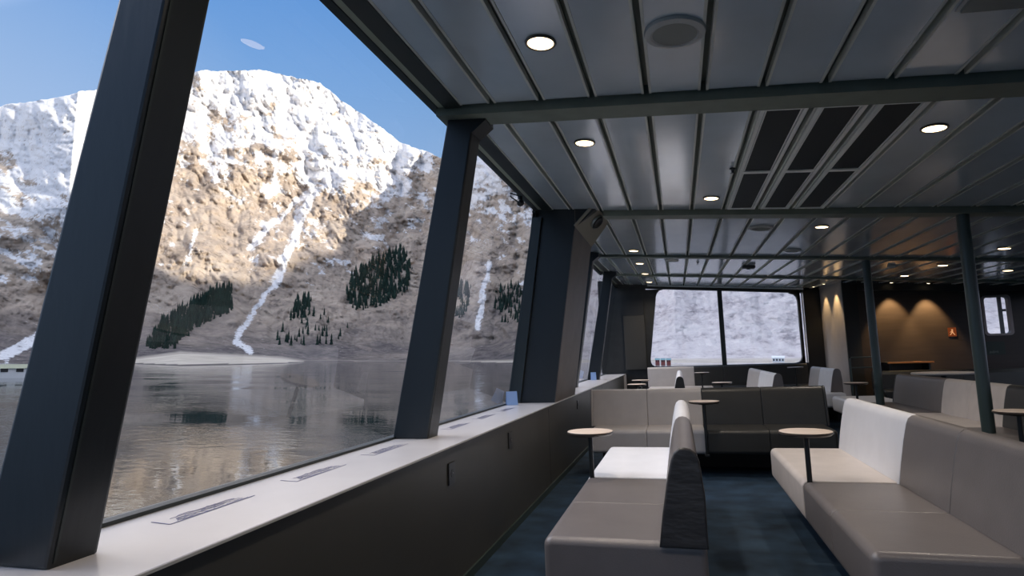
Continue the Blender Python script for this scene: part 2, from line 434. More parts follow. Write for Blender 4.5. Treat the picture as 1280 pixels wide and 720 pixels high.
# right corners
x1 = 2.40
prism(bm, [(x1-.16, ztop(x1)), (x1-.06, ztop(x1)-.03), (x1-.02, ztop(x1)-.08), (x1, ztop(x1)-.16), (x1+.045, ztop(x1)-.16), (x1+.045, ztop(x1)+.05)], 'y', YF, YF+.12)
prism(bm, [(x1, zb+.12), (x1-.02, zb+.06), (x1-.06, zb+.02), (x1-.13, zb), (x1+.045, zb), (x1+.045, zb+.12)], 'y', YF, YF+.12)
box(bm, x1, x1+.045, YF, YF+.12, zb, E(1.2))
prism(bm, [(2.53, zb), (2.9, zb), (2.9, 2.4), (2.53, 2.4)], 'y', YF, YF+.12)
S('wall_far', bm, M_dark)
bm = bmesh.new(); prism(bm, [(.868, zb), (.955, zb), (.955, ztop(.9)), (.868, ztop(.9))], 'y', YF-.02, YF+.1)
w = S('window_8', bm, M_frame)
bm = bmesh.new(); box(bm, -.60, 2.53, YF+.05, YF+.06, zb-.02, E(1.42)); link('glass_pane', bm, M_glass, w)
bm = bmesh.new(); slab(bm, -.55, 2.5, YF-.10, YF-.02, -.035, -.008); link('blind_rail', bm, M_alu, w)
bm = bmesh.new(); box(bm, 2.465, 2.485, YF-.05, YF, zb, E(1.13)); link('bright_jamb', bm, mat('pale jamb', (.75, .76, .82), .3), w)
# dark panel in the far port corner
bm = bmesh.new(); box(bm, -1.10, -.66, YF-.06, YF, .8, 1.95); S('trim_14', bm, mat('brown black lining', (.05, .045, .036), .5))
bm = bmesh.new(); box(bm, -1.10, -.66, YF-.06, YF, 1.955, 2.3); S('trim_15', bm, M_dark2)
# end of the ledge
bm = bmesh.new(); box(bm, XP, XP+.05, YF-.45, YF-.40, 0, .70); S('trim_16', bm, M_light)

# ------------------------------------------------------------------ partition and smoked wood wall
bm = bmesh.new(); prism(bm, [(2.80, YF), (2.87, YW), (2.95, YW), (2.95, YF)], 'z', 0, 2.32)
o = S('wall_partition', bm, M_white_wall)
bm = bmesh.new()
for q in ([(2.5, 0), (2.80, 0), (2.80, 2.3), (2.5, 2.3)],): prism(bm, q, 'y', YF-.04, YF)
S('trim_17', bm, M_dark2)
wx0, wx1, wz0, wz1 = 4.985, 5.36, E(.125), E(.76)
bm = bmesh.new()
box(bm, 2.87, wx0, YW, YW+.1, 0, 2.4); box(bm, wx1, XS+.1, YW, YW+.1, 0, 2.4); box(bm, wx0, wx1, YW, YW+.1, 0, wz0); box(bm, wx0, wx1, YW, YW+.1, wz1, 2.4)
S('wall_wood', bm, M_wood)
bm = bmesh.new(); box(bm, 2.875, 3.10, YW-.03, YW-.001, .03, 2.28); S('trim_18', bm, M_dark2)
bm = bmesh.new(); prism(bm, [(3.10, cz(3.1, YW)-.14), (XS, cz(XS, YW)-.10), (XS, cz(XS, YW)), (3.10, cz(3.1, YW))], 'y', YW-.10, YW-.001); S('trim_19', bm, M_dark2)
# rounded frame of the small window
bm = bmesh.new()
a = rrect(wx0-.02, wx1+.02, wz0-.02, wz1+.02, .06); b = rrect(wx0+.015, wx1-.015, wz0+.015, wz1-.015, .05)
ra = [bm.verts.new((p[0], YW-.015, p[1])) for p in a]; rb = [bm.verts.new((p[0], YW-.015, p[1])) for p in b]; rc = [bm.verts.new((p[0], YW+.09, p[1])) for p in b]; rd = [bm.verts.new((p[0], YW, p[1])) for p in a]
n = len(a)
for i in range(n):
    j = (i+1) % n
    bm.faces.new((ra[i], ra[j], rb[j], rb[i])); bm.faces.new((rb[i], rb[j], rc[j], rc[i])); bm.faces.new((ra[i], ra[j], rd[j], rd[i]))
w = S('window_9', bm, mat('pale pink frame', (.40, .33, .31), .4))
bm = bmesh.new(); box(bm, wx0-.01, wx1+.01, YW+.05, YW+.055, wz0-.01, wz1+.01); link('glass_pane', bm, M_glass, w)
bm = bmesh.new(); box(bm, wx0+.24, wx1-.08, YW+.06, YW+.085, wz0, wz1); box(bm, wx1-.10, wx1-.03, YW+.06, YW+.085, wz0+.38, wz0+.42); link('shutter', bm, M_blackpl, w)
bm = bmesh.new(); box(bm, wx0-.02, wx0+.21, YW-.07, YW-.001, E(.955), E(.985), .008, 2); o = link('blind_cassette', bm, mat('bronze cassette', (.22, .15, .12), .35))
prop(o, 'narrow bronze blind box above the small far window', 'blind box')
# illuminated emergency pictogram
t = empty('emergency_sign', (4.492, YW-.001, E(.192)))
bm = bmesh.new(); box(bm, -.062, .062, -.012, 0, -.075, .075, .006, 2); link('sign_plate', bm, emis('orange backlit sign', (.16, .035, .01), 1.0), t)
bm = bmesh.new()
prism(bm, [(-.012, .02), (.012, .02), (.012, .045), (-.012, .045)], 'y', -.014, -.012)
prism(bm, [(-.008, .018), (.008, .018), (.014, -.01), (.04, -.05), (.028, -.05), (0, -.012), (-.028, -.05), (-.04, -.05), (-.014, -.01)], 'y', -.014, -.012)
prism(bm, [(-.035, -.002), (-.012, .016), (-.010, .008), (-.032, -.010)], 'y', -.014, -.012)
link('pictogram', bm, emis('pictogram light', (.75, .36, .16), 1.0), t)
prop(t, 'small glowing orange sign with a pale figure on the dark wood wall', 'sign')
# faint grey notices under the small window
t = empty('wall_notice', (5.09, YW-.001, E(-.11)))
bm = bmesh.new(); box(bm, -.16, .13, -.006, 0, -.10, .12); link('notice_board', bm, mat('dark green notice', (.018, .030, .022), .5), t)
bm = bmesh.new()
prism(bm, [(-.10, -.075), (-.085, -.035), (-.06, -.05), (-.04, -.03), (-.01, -.04), (.03, -.035), (.035, -.07), (0, -.06), (-.04, -.075), (-.06, -.07)], 'y', -.008, -.006)
link('faint_print', bm, mat('faint grey print', (.10, .12, .10), .5), t)
prop(t, 'dark green notice with faint grey print below the small far window', 'notice')
# wall-mounted counter with an orange edge
t = empty('wall_counter', (3.71, YW, 0))
bm = bmesh.new(); box(bm, -.34, .34, -.36, -.002, E(-.30), E(-.282)); link('counter_top', bm, M_dark2, t)
bm = bmesh.new(); box(bm, -.34, .34, -.375, -.361, E(-.305), E(-.277), .003, 2); link('front_edge', bm, M_orange, t)
for x in (-.30, .28):
    bm = bmesh.new(); box(bm, x, x+.03, -.30, -.004, E(-.42), E(-.301)); link('bracket', bm, M_steel, t)
prop(t, 'dark counter with an orange wooden edge on the wood wall below the two lamp pools', 'counter')

# ------------------------------------------------------------------ starboard and after walls (behind and beside the camera)
def window_wall(name, n0, fixed, axis, lo, hi, sill, head, n, m):
    bm = bmesh.new(); w = (hi-lo)/n
    def bx(a, b, z0, z1):
        if axis == 'y': box(bm, fixed, fixed+.1, a, b, z0, z1)
        else: box(bm, a, b, fixed-.1, fixed, z0, z1)
    bx(lo, hi, -.05, sill); bx(lo, hi, head, 2.8)
    for i in range(n+1): bx(max(lo, lo+i*w-.08), min(hi, lo+i*w+.08), sill, head)
    S(name, bm, m)
    for i in range(n):
        bm = bmesh.new(); a, b = lo+i*w+.08, lo+(i+1)*w-.08
        if axis == 'y':
            for q in ((a, b, sill, sill+.02), (a, b, head-.02, head), (a, a+.02, sill, head), (b-.02, b, sill, head)): box(bm, fixed+.02, fixed+.08, *q)
        else:
            for q in ((a, b, sill, sill+.02), (a, b, head-.02, head), (a, a+.02, sill, head), (b-.02, b, sill, head)): box(bm, q[0], q[1], fixed-.08, fixed-.02, q[2], q[3])
        o = S('window_%d' % (n0+i), bm, M_frame)
        bm = bmesh.new()
        if axis == 'y': box(bm, fixed+.045, fixed+.052, a, b, sill, head)
        else: box(bm, a, b, fixed-.052, fixed-.045, sill, head)
        link('glass_pane', bm, M_glass, o)
window_wall('wall_starboard', 10, XS, 'y', YA, YW, .72, 1.9, 6, M_dark)
window_wall('wall_after', 16, YA, 'x', -1.5, XS, .25, 2.15, 4, M_dark)

# ------------------------------------------------------------------ pillars
for i, (x, y) in enumerate(((2.33, 5.67), (2.33, 8.32))):
    bm = bmesh.new(); cyl(bm, x, y, fz(y), cz(x, y)-.04, .046, n=40)
    o = S('trim_%d' % (20+i), bm, M_pillar, None, 40)
    bm = bmesh.new(); cyl(bm, x, y, fz(y), fz(y)+.02, .07, n=40); link('base_ring', bm, M_steel, o, 40)

# ------------------------------------------------------------------ settees
def wn(o):
    m = o.modifiers.new('wn', 'WEIGHTED_NORMAL'); m.keep_sharp = True; m.weight = 80; return o
SD, SH = .46, .42               # seat depth to the back, seat height
def settee(loc, rz, seats, backs, label, group=None, caps=(None, None), plinth=True, htop=.77, bt=.165):
    """local x runs along the settee, local y from the seat front (0) to the back.
    seats: [(x0, x1, material)], backs: [(x0, x1, material)], caps: material of the end panels"""
    t = empty('settee', (loc[0], loc[1], loc[2]), rz)
    xa, xb = min(s[0] for s in seats), max(s[1] for s in seats)
    bm = bmesh.new(); box(bm, xa+.06, xb-.06, .50, SD+bt-.03, 0, .215, .01, 2); link('plinth', bm, M_plinth, t)
    for (a, b, m) in seats:
        bm = bmesh.new(); pr_ = rrect(0, SD+bt, .205, SH, .036, 5)
        b2 = bmesh.new()
        rr_a = .030 if a == xa else .007; rr_b = .030 if b == xb else .007
        A_ = [b2.verts.new((a, p[0], p[1])) for p in pr_]; B_ = [b2.verts.new((b, p[0], p[1])) for p in pr_]
        nn = len(pr_)
        fa = b2.faces.new(A_); fb = b2.faces.new(B_[::-1])
        for i in range(nn): b2.faces.new((A_[i], B_[i], B_[(i+1) % nn], A_[(i+1) % nn]))
        bmesh.ops.recalc_face_normals(b2, faces=b2.faces)
        ea, eb = list(fa.edges), list(fb.edges)
        bmesh.ops.bevel(b2, geom=ea, offset=rr_a, segments=4, profile=.5, affect='EDGES')
        eb = [e for e in b2.edges if e.is_valid and all(abs(v.co.x-b) < 1e-6 for v in e.verts)]
        bmesh.ops.bevel(b2, geom=eb, offset=rr_b, segments=4, profile=.5, affect='EDGES')
        merge(bm, b2)
        wn(link('seat_cushion', bm, m, t, 50))
    for (a, b, m) in backs:
        bm = bmesh.new()
        h = htop
        pts = [(SD-.005, SH-.012), (SD+.012, .52), (SD+.035, .64), (SD+.055, h-.045), (SD+.066, h-.018), (SD+.085, h-.003), (SD+.105, h), (SD+.125, h-.004), (SD+.143, h-.02), (SD+.152, h-.045), (SD+.165, .6), (SD+.165, SH-.012)]
        prism(bm, pts, 'x', a, b, bev=.007, seg=3)
        wn(link('backrest_cushion', bm, m, t, 40))
    if backs:
        ba, bb = min(s[0] for s in backs), max(s[1] for s in backs)
        for e, m in zip((ba, bb), caps):
            if not m: continue
            s = -1 if e == ba else 1
            h = htop
            pts = [(SD-.008, SH-.013), (SD+.009, .52), (SD+.032, .64), (SD+.052, h-.045), (SD+.064, h-.016), (SD+.085, h), (SD+.105, h+.003), (SD+.127, h-.002), (SD+.146, h-.018), (SD+.156, h-.045), (SD+.169, .6), (SD+.169, SH-.013)]
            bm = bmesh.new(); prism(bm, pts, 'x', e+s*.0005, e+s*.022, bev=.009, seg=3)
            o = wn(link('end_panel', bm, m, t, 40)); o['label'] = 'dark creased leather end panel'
    prop(t, label, 'settee', group)
    return t
W, L_, T, K, C_ = M_white, M_light, M_taupe, M_black, M_cream
PH = math.pi/2
# near row beside the window: faces the glass. local x -> +y (world), local y -> +x needs mirrored layout: rotate -90 and run backwards
def along(y0, y1): return (-y1, -y0)
def port_facing(x, lst_s, lst_b, label, **k):
    # front at world x, seat runs towards +x; local x axis = -world y
    s = [(-b, -a, m) for a, b, m in lst_s]; b_ = [(-b, -a, m) for a, b, m in lst_b]
    z = k.pop('z', 0.)
    return settee((x, 0, z), -PH if False else PH*-1, s, b_, label, **k)
# rotation by -90: local x (1,0)->(0,-1), local y (0,1)->(1,0)
port_facing(-.565, [(2.42, 3.01, T), (3.012, 3.6, T), (3.632, 4.82, W)], [(2.42, 3.6, T), (3.602, 4.82, W)],
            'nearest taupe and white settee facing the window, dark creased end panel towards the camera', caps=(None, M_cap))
port_facing(.60, [(2.42, 3.01, T), (3.012, 3.6, T), (3.632, 4.82, C_)], [(2.42, 3.0, T), (3.002, 3.6, T), (3.602, 4.82, W)],
            'large taupe and white settee at the right front, across the aisle from the window settee', caps=(None, M_black))
port_facing(2.13, [(3.0, 4.2, T), (4.202, 5.4, T), (5.402, 6.02, T), (6.022, 7.28, C_), (7.282, 8.7, T), (8.702, 9.85, W)],
            [(3.0, 4.2, T), (4.202, 5.4, T), (5.402, 6.05, M_black), (6.052, 6.68, C_), (6.682, 7.28, C_), (7.282, 8.72, M_taupe)],
            'long second row settee at the right with charcoal, pale and taupe backrests', caps=(M_black, M_black))
port_facing(-.565, [(8.9, 9.5, T), (9.502, 12.0, W)], [(8.9, 12.0, W)],
            'far white settee with a dark rounded end, behind the stone grey bench', caps=(None, M_black), z=.02)
port_facing(.72, [(8.9, 9.5, W), (9.502, 11.98, W)], [(8.9, 10.4, W), (10.402, 11.98, M_light)],
            'far white settee behind the charcoal half of the transverse bench', caps=(None, M_taupe), z=.03)
port_facing(1.72, [(9.9, 11.7, M_white)], [(10.1, 10.98, W), (10.982, 11.72, M_light)],
            'far settee with grey and white backrests before the pale partition', caps=(None, M_taupe), z=.04)
# transverse benches facing the camera
def fwd_facing(x0, y, seats, backs, label, **k):
    z = k.pop('z', 0.)
    return settee((x0, y, z), 0, seats, backs, label, **k)
fwd_facing(0, 5.82, [(-.87, -.332, L_), (-.33, .19, L_), (.192, .735, K), (.737, 1.285, K)],
           [(-.885, -.336, L_), (-.334, .195, L_), (.197, .745, K), (.747, 1.30, K)],
           'transverse bench facing the camera, two stone grey places and two charcoal ones', caps=(L_, K))
fwd_facing(0, 12.05, [(-.60, 0, L_), (.002, .60, L_), (.602, 1.3, K), (1.302, 2.4, K)],
           [(-.62, .28, L_), (.282, .84, K), (.842, 2.35, K)],
           'farthest transverse bench under the end window, stone grey and charcoal', z=fz(12.1), htop=.80)
# low dark benches towards the wood wall
fwd_facing(0, 10.6, [(3.05, 4.3, K), (4.302, 5.6, K)], [(3.05, 4.3, K), (4.302, 5.6, K)],
           'dark bench standing before the smoked wood wall', z=.02, htop=.70)

# ------------------------------------------------------------------ small round tables
def table(x, y, top, label, r_=.135, base=None, zbot=.215):
    t = empty('side_table', (x, y, 0))
    bm = bmesh.new(); lathe(bm, [(0, top-.004), (r_*.93, top-.004), (r_-.004, top-.001), (r_-.004, top), (0, top)][:0] or [(0, top-.006), (r_-.006, top-.006), (r_-.002, top-.002), (r_-.004, top), (0, top)], 48)
    tt = link('tabletop', bm, M_top, t, 40)
    bm = bmesh.new(); lathe(bm, [(0, top-.022), (r_-.012, top-.022), (r_, top-.012), (r_, top-.003), (r_-.003, top-.0015), (r_-.006, top-.0065), (0, top-.0065)], 48)
    link('rim', bm, M_topedge, tt, 40)
    bm = bmesh.new(); cyl(bm, 0, 0, zbot, top-.022, .0135, n=20); link('stem', bm, M_steel, t, 40)
    bm = bmesh.new(); lathe(bm, [(0, top-.032), (.05, top-.032), (.05, top-.023), (0, top-.023)], 24); link('flange', bm, M_steel, t, 40)
    bm = bmesh.new()
    if base: lathe(bm, [(0, 0), (.12, 0), (.12, .008), (.02, .02), (.0135, .04), (0, .04)], 32); link('foot', bm, M_steel, t, 40)
    else:
        box(bm, -.02, .02, -.02, .02, zbot-.02, zbot, .004, 2); link('bracket', bm, M_steel, t)
    prop(t, label, 'table', 'small round tables clamped to the settees')
    return t
table(-.532, 3.617, .686, 'round pale oak table in front of the nearest window settee')
table(.638, 3.617, .686, 'round pale oak table in front of the large settee at the right')
table(.196, 5.78, .686, 'round pale oak table between the stone grey and charcoal places of the transverse bench')
table(-.60, 8.86, .70, 'small round table by the port wall, nearer of two behind the grey bench')
table(-.60, 9.75, .72, 'small round table by the port wall, farther of two behind the grey bench')
table(.56, 8.90, .70, 'small round table behind the charcoal places of the transverse bench', base=1, zbot=.03)
table(.40, 11.88, .745, 'small round table standing against the farthest bench, right of the white rounded end')
table(2.09, 4.66, .686, 'round table at the right edge, standing at the second row settee')
table(2.09, 8.35, .69, 'round table beside the rear pillar, behind the white backrest of the right settee')
table(2.02, 11.88, .80, 'thin round table at the right end of the farthest bench')
t = empty('dining_table', (3.42, 9.4, 0.02))
bm = bmesh.new(); lathe(bm, [(0, .70), (.36, .70), (.37, .708), (.37, .722), (.36, .73), (0, .73)], 56); link('tabletop', bm, M_light, t, 40)
bm = bmesh.new(); cyl(bm, 0, 0, .02, .70, .035); link('stem', bm, M_steel, t, 40)
bm = bmesh.new(); lathe(bm, [(0, 0), (.22, 0), (.22, .01), (.04, .03), (0, .03)], 36); link('foot', bm, M_steel, t, 40)
prop(t, 'wide round grey table showing just above the second row backrests', 'table')
# thin rail by the rear pillar
t = empty('handrail', (2.68, 10.02, .02))
bm = bmesh.new(); tube(bm, [(-.22, 0, 0), (-.22, 0, .93), (-.20, 0, .95), (.10, 0, .95), (.12, 0, .93), (.12, 0, 0)], .011); link('rail', bm, M_pillar, t, 60)
bm = bmesh.new(); tube(bm, [(-.22, 0, .80), (.12, 0, .80)], .009); link('crossbar', bm, M_pillar, t, 60)
prop(t, 'thin metal rail frame standing behind the rear pillar', 'handrail')

# ------------------------------------------------------------------ ceiling fittings
TILT = math.atan(CAM)
def ceil_empty(name, x, y, dz=0.):
    o = empty(name, (x, y, cz(x, y)-.0045+dz)); o.rotation_euler = (0, TILT, 0); return o
FILL_LAMPS = [(-.486, 1.11), (1.427, 1.0), (-.486, -1.45), (1.427, -1.7), (3.42, 3.7), (3.42, 1.0), (3.42, -1.7)]  # unseen downlights added as fill for the near seats
LAMPS = [(-.486, 2.39, 'nearest warm ceiling light, left of the round ceiling speaker'), (-.488, 3.67, 'warm ceiling light just past the first beam on the window side'),
         (1.427, 3.67, 'warm ceiling light right of the ceiling vents'), (.345, 5.15, 'warm ceiling light left of the vents, before the second beam'),
         (-.477, 7.87, 'warm ceiling light before the third beam, window side'), (-.477, 9.2, 'warm ceiling light just past the third beam, window side'),
         (-.475, 10.75, 'warm ceiling light before the fourth beam, window side'), (-.475, 12.4, 'farthest warm ceiling light on the window side'),
         (1.428, 6.36, 'warm ceiling light just past the second beam, right of the aisle'), (3.455, 7.56, 'warm ceiling light right of the front pillar, before the third beam'),
         (3.41, 9.0, 'warm ceiling light just left of the front pillar, past the third beam'), (4.35, 9.5, 'warm ceiling light right of the front pillar, above the small far window'),
         (3.42, 10.4, 'warm ceiling light between the pillars, nearest the wood wall')]
proto = None
def copy_tree(o, par=None):
    c = o.copy(); COL.objects.link(c)
    if par: c.parent = par
    for ch in list(o.children): copy_tree(ch, c)
    return c
for x, y, lab in LAMPS:
    if proto is None:
        t = ceil_empty('ceiling_light', x, y); proto = t
        bm = bmesh.new(); lathe(bm, [(.055, .004), (.066, .004), (.068, -.002), (.066, -.006), (.058, -.006), (.055, -.001), (.055, .004)], 40); link('trim_ring', bm, mat('dark bronze ring', (.10, .085, .07), .35), t, 40)
        bm = bmesh.new(); lathe(bm, [(0, .0), (.055, .0), (.055, -.004), (.050, -.0055), (0, -.006)], 40); link('lamp_glass', bm, M_lamp, t, 40)
    else:
        t = copy_tree(proto); t.location = (x, y, cz(x, y)-.0045)
    prop(t, lab, 'ceiling light', 'round warm downlights in the ceiling')
for i, (x, y) in enumerate(FILL_LAMPS):
    t = copy_tree(proto); t.location = (x, y, cz(x, y)-.0045)
    prop(t, 'unseen warm ceiling light over the after part of the lounge, added to brighten the near seats', 'ceiling light', 'round warm downlights in the ceiling')
# round ceiling speakers
def cspk(x, y, r_, lab):
    t = ceil_empty('ceiling_speaker', x, y)
    bm = bmesh.new(); lathe(bm, [(r_*.72, -.012), (r_*.78, -.016), (r_*.97, -.010), (r_, -.002), (r_, .003), (r_*.72, .003)], 56); link('bezel', bm, M_wplast, t, 40)
    bm = bmesh.new(); lathe(bm, [(0, -.013), (r_*.5, -.0125), (r_*.72, -.011), (r_*.72, .0)], 48); link('grille', bm, M_grille, t, 40)
    prop(t, lab, 'speaker', 'round white speakers in the ceiling'); return t
cspk(.067, 2.40, .122, 'large round white ceiling speaker, nearest the camera')
cspk(.882, 6.40, .118, 'round ceiling speaker on the bright strip past the second beam')
cspk(1.40, 7.75, .10, 'faint round ceiling speaker on the bright panels just before the third beam')
cspk(-.01, 8.75, .10, 'round ceiling speaker past the third beam, left of the black ceiling box')
# motion sensor / smoke detector style fittings
def small(name, x, y, m, prof, lab, cat, group=None):
    t = ceil_empty(name, x, y)
    bm = bmesh.new(); lathe(bm, prof, 28); link('body', bm, m, t, 40)
    bm = bmesh.new(); lathe(bm, [(0, prof[-1][1]-.003), (.008, prof[-1][1]-.003), (.008, prof[-1][1])], 16); link('nozzle', bm, M_alu, t, 40)
    prop(t, lab, cat, group)
small('sprinkler', .445, 4.32, M_steel, [(.022, 0), (.022, -.006), (.010, -.010), (.007, -.03), (.018, -.034), (0, -.036)], 'small dark sprinkler head in the ceiling left of the vents', 'sprinkler', 'sprinkler heads')
small('sprinkler', .35, 8.9, M_steel, [(.022, 0), (.022, -.006), (.010, -.010), (.007, -.03), (.018, -.034), (0, -.036)], 'tiny sprinkler head past the third beam beside the black ceiling box', 'sprinkler', 'sprinkler heads')
small('smoke_detector', 2.85, 9.1, M_wplast, [(.05, 0), (.05, -.015), (.035, -.03), (0, -.034)], 'small round detector on the dark ceiling between the pillars', 'detector')
t = ceil_empty('ceiling_camera', 1.07, 9.3)
bm = bmesh.new(); box(bm, -.09, .09, -.07, .07, -.045, -.0, .015, 3); link('housing', bm, M_blackpl, t, 40)
bm = bmesh.new(); lathe(bm, [(.03, -.045), (.028, -.056), (0, -.062)], 20); link('lens', bm, M_steel, t, 40)
prop(t, 'black box on the bright ceiling panels past the third beam', 'camera')
# flat white sensor plate by the top edge
t = ceil_empty('ceiling_hatch', 1.16, 2.30)
bm = bmesh.new(); box(bm, -.10, .10, -.14, .11, -.022, 0, .006, 2); link('cover', bm, M_grille, t, 40)
bm = bmesh.new(); box(bm, -.112, .112, -.15, .12, -.010, 0, .004, 2); link('frame', bm, M_wplast, t, 40)
prop(t, 'flat white square fitting on the ceiling at the top right', 'ceiling fitting')
# vents: three long frames each with a long and a short dark panel
for i, x0 in enumerate((.495, .767, 1.039)):
    t = ceil_empty('ceiling_vent', x0+.115, 4.35)
    w = .115; y0, y1 = 3.235-4.35, 5.52-4.35; ys_ = -.03+.05
    bm = bmesh.new()
    F_ = [(-w, -w+.022), (w-.022, w)]
    for a, b in F_: box(bm, a, b, y0, y1, -.014, 0, .003, 2)
    for a, b in ((y0, y0+.03), (ys_, ys_+.05), (y1-.03, y1)): box(bm, -w+.0225, w-.0225, a, b, -.0135, 0, .003, 2)
    for s in (-1, 1): box(bm, s*(w-.030)-.0035, s*(w-.030)+.0035, y0+.031, y1-.031, -.009, 0, .001, 1)
    link('frame', bm, mat('pale vent frame', (.88, .92, .90), .45), t)
    for a, b in ((y0+.03, ys_), (ys_+.05, y1-.03)):
        bm = bmesh.new(); box(bm, -w+.028, w-.028, a, b, -.005, .0); link('vent_panel', bm, M_ventg, t)
    prop(t, ('left', 'middle', 'right')[i]+'most of the three long dark ceiling vents' if i != 1 else 'middle one of the three long dark ceiling vents', 'vent', 'dark ceiling vents between the beams')
# wall washer spots: fixtures with real spot lamps
def washer(x, y, tx, ty, lab, power, ang=70, aimz=1.2):
    t = ceil_empty('wall_washer', x, y)
    bm = bmesh.new(); lathe(bm, [(.026, .003), (.034, .003), (.034, -.006), (.026, -.006), (.026, .003)], 24); link('trim_ring', bm, M_steel, t, 40)
    bm = bmesh.new(); lathe(bm, [(0, -.001), (.026, -.001), (.024, -.004), (0, -.005)], 24); link('lamp_glass', bm, M_lamp2, t, 40)
    prop(t, lab, 'spotlight', 'small spotlights washing the walls')
    ld = bpy.data.lights.new('spot_beam', 'SPOT'); ld.energy = power; ld.color = (1, .68, .32); ld.spot_size = R(ang); ld.spot_blend = .6; ld.shadow_soft_size = .02
    lo = bpy.data.objects.new('spot_beam', ld); COL.objects.link(lo); lo.location = (x, y, cz(x, y)-.03)
    d = Vector((tx, ty, aimz)) - lo.location; lo.rotation_euler = d.to_track_quat('-Z', 'Y').to_euler()
washer(3.60, 11.58, 3.60, YW-.02, 'left one of the two small spotlights over the wood wall', 120, 64, 1.2)
washer(4.15, 11.58, 4.15, YW-.02, 'right one of the two small spotlights over the wood wall', 120, 64, 1.2)
washer(2.62, 12.75, 2.81, 12.80, 'farther of the two small spotlights by the pale partition', 20, 70, 1.5)
washer(2.66, 12.1, 2.85, 12.15, 'nearer of the two small spotlights by the pale partition', 25, 70, 1.5)
# light thrown by the round downlights and the added unseen ones
for x, y in [l[:2] for l in LAMPS] + FILL_LAMPS:
    ld = bpy.data.lights.new('downlight_beam', 'SPOT'); ld.energy = (44 if x < 3 else 10) * (1 if y > 2 else .8 if y > .5 else .2); ld.color = (1, .87, .74); ld.spot_size = R(150); ld.spot_blend = 1; ld.shadow_soft_size = .05
    lo = bpy.data.objects.new('downlight_beam', ld); COL.objects.link(lo); lo.location = (x, y, cz(x, y)-.03)

# ================================================================== outside world
def place(o): o.matrix_world = HEEL4; return o
RIDGE = [(-80, 15), (-70, 17), (-56.87, 17.98), (-55.53, 18.61), (-54.12, 19.14), (-52.92, 19.79), (-52.19, 20.32), (-51.27, 20.6), (-49.61, 21.71), (-46.83, 22.83), (-44.45, 23.46), (-42.59, 23.95), (-40.66, 24.31), (-39.01, 24.66), (-37.63, 24.56), (-35.88, 24.5), (-33.73, 24.39), (-32.24, 23.44), (-30.73, 22.58), (-29.21, 21.82), (-27.68, 20.97), (-26.13, 19.95), (-24.58, 19.46), (-23.42, 19.23), (-22.25, 18.77), (-20.29, 18.4), (-18.34, 19.25), (-16.76, 19.56), (-13.61, 18.6), (-10.49, 17.0), (-5.89, 15.6), (0.75, 15.3), (7.65, 15.2), (13.91, 14.5), (24.26, 9), (34, 7), (45, 6)]
SHORE = [(-80, -1.6), (-55.36, -1.41), (-53.56, -1.33), (-46.74, -1.13), (-36.16, -0.89), (-24.94, -0.71), (-15.18, -0.60), (0.35, -0.52), (10.29, -0.5), (23.51, -0.5), (45, -.5)]
SNOWL = [(-80, 9), (-56.11, 8.52), (-51.25, 7.24), (-48.93, 11.92), (-46.43, 15.5), (-43.43, 16.4), (-40.25, 16.7), (-36.87, 15.72), (-33.33, 14.28), (-29.7, 13.66), (-26.02, 15.1), (-22.22, 16.73), (-18.31, 14.97), (-13.62, 14.24), (-5.95, 18), (0.65, 19), (10.71, 19), (45, 14)]
SHADE = [(-80, 14), (-56.5, 13.39), (-53.81, 15.1), (-51.81, 15.19), (-49.83, 9.27), (-47.49, 6.6), (-44.04, 6.36), (-37.81, 6.85), (-35.53, 8.39), (-33.16, 9.6), (-30.36, 11.21), (-27.46, 12.82), (-24.48, 14.21), (-22.2, 15.4), (-18.33, 17.0), (-15.18, 17.0), (-10.46, 17.0)]
GULL = [([(-33.53, 19.54), (-33.88, 15.65), (-34.7, 13.31), (-35.17, 11.28), (-36.51, 7.62), (-37.0, 6.53)], .50), ([(-37.0, 6.53), (-38.22, 4.36), (-39.36, 2.58), (-39.68, 1.33), (-38.69, 0.51)], .30),
        ([(-31.25, 16.23), (-34.75, 14.52), (-37.37, 11.82), (-39.24, 9.57)], .28), ([(-37.32, 18.08), (-37.36, 14.62)], .3), ([(-52.79, 14.7), (-53.14, 11.32)], .4),
        ([(-52.41, 2.56), (-53.74, 1.15), (-55.26, 0.14)], .55), ([(-17.35, 8.93), (-17.95, 5.88), (-18.54, 2.83)], .35), ([(-43.38, 10.59), (-44.12, 7.84)], .15)]
def itp(tab, a): return np.interp(a, [t[0] for t in tab], [t[1] for t in tab])
def hsh(ix, iy, sd):
    h = (ix.astype(np.int64)*374761393 + iy.astype(np.int64)*668265263 + sd*1442695041) & 0x7fffffff
    h = ((h ^ (h >> 13))*1274126177) & 0x7fffffff
    return ((h ^ (h >> 16)) & 0xffff)/65535.
def vn(x, y, sd=0):
    ix, iy = np.floor(x), np.floor(y); fx, fy = x-ix, y-iy; fx = fx*fx*(3-2*fx); fy = fy*fy*(3-2*fy)
    a, b, c_, d = hsh(ix, iy, sd), hsh(ix+1, iy, sd), hsh(ix, iy+1, sd), hsh(ix+1, iy+1, sd)
    return (a+(b-a)*fx) + ((c_+(d-c_)*fx)-(a+(b-a)*fx))*fy
def fbm(x, y, sd=0, o=5, g=.5, ridged=False):
    s = np.zeros_like(x); am = 1.; tot = 0
    for k in range(o):
        n_ = vn(x*2**k+17*k, y*2**k-9*k, sd+k)
        if ridged: n_ = 1-abs(2*n_-1)
        s += am*n_; tot += am; am *= g
    return s/tot
az = np.concatenate([np.linspace(-80, -60, 60, endpoint=False), np.linspace(-60, -10, 760, endpoint=False), np.linspace(-10, 18, 230, endpoint=False), np.linspace(18, 45, 80)])
NS = 300
s = np.concatenate([np.linspace(0, .12, 50, endpoint=False), np.linspace(.12, 1, NS-50)])
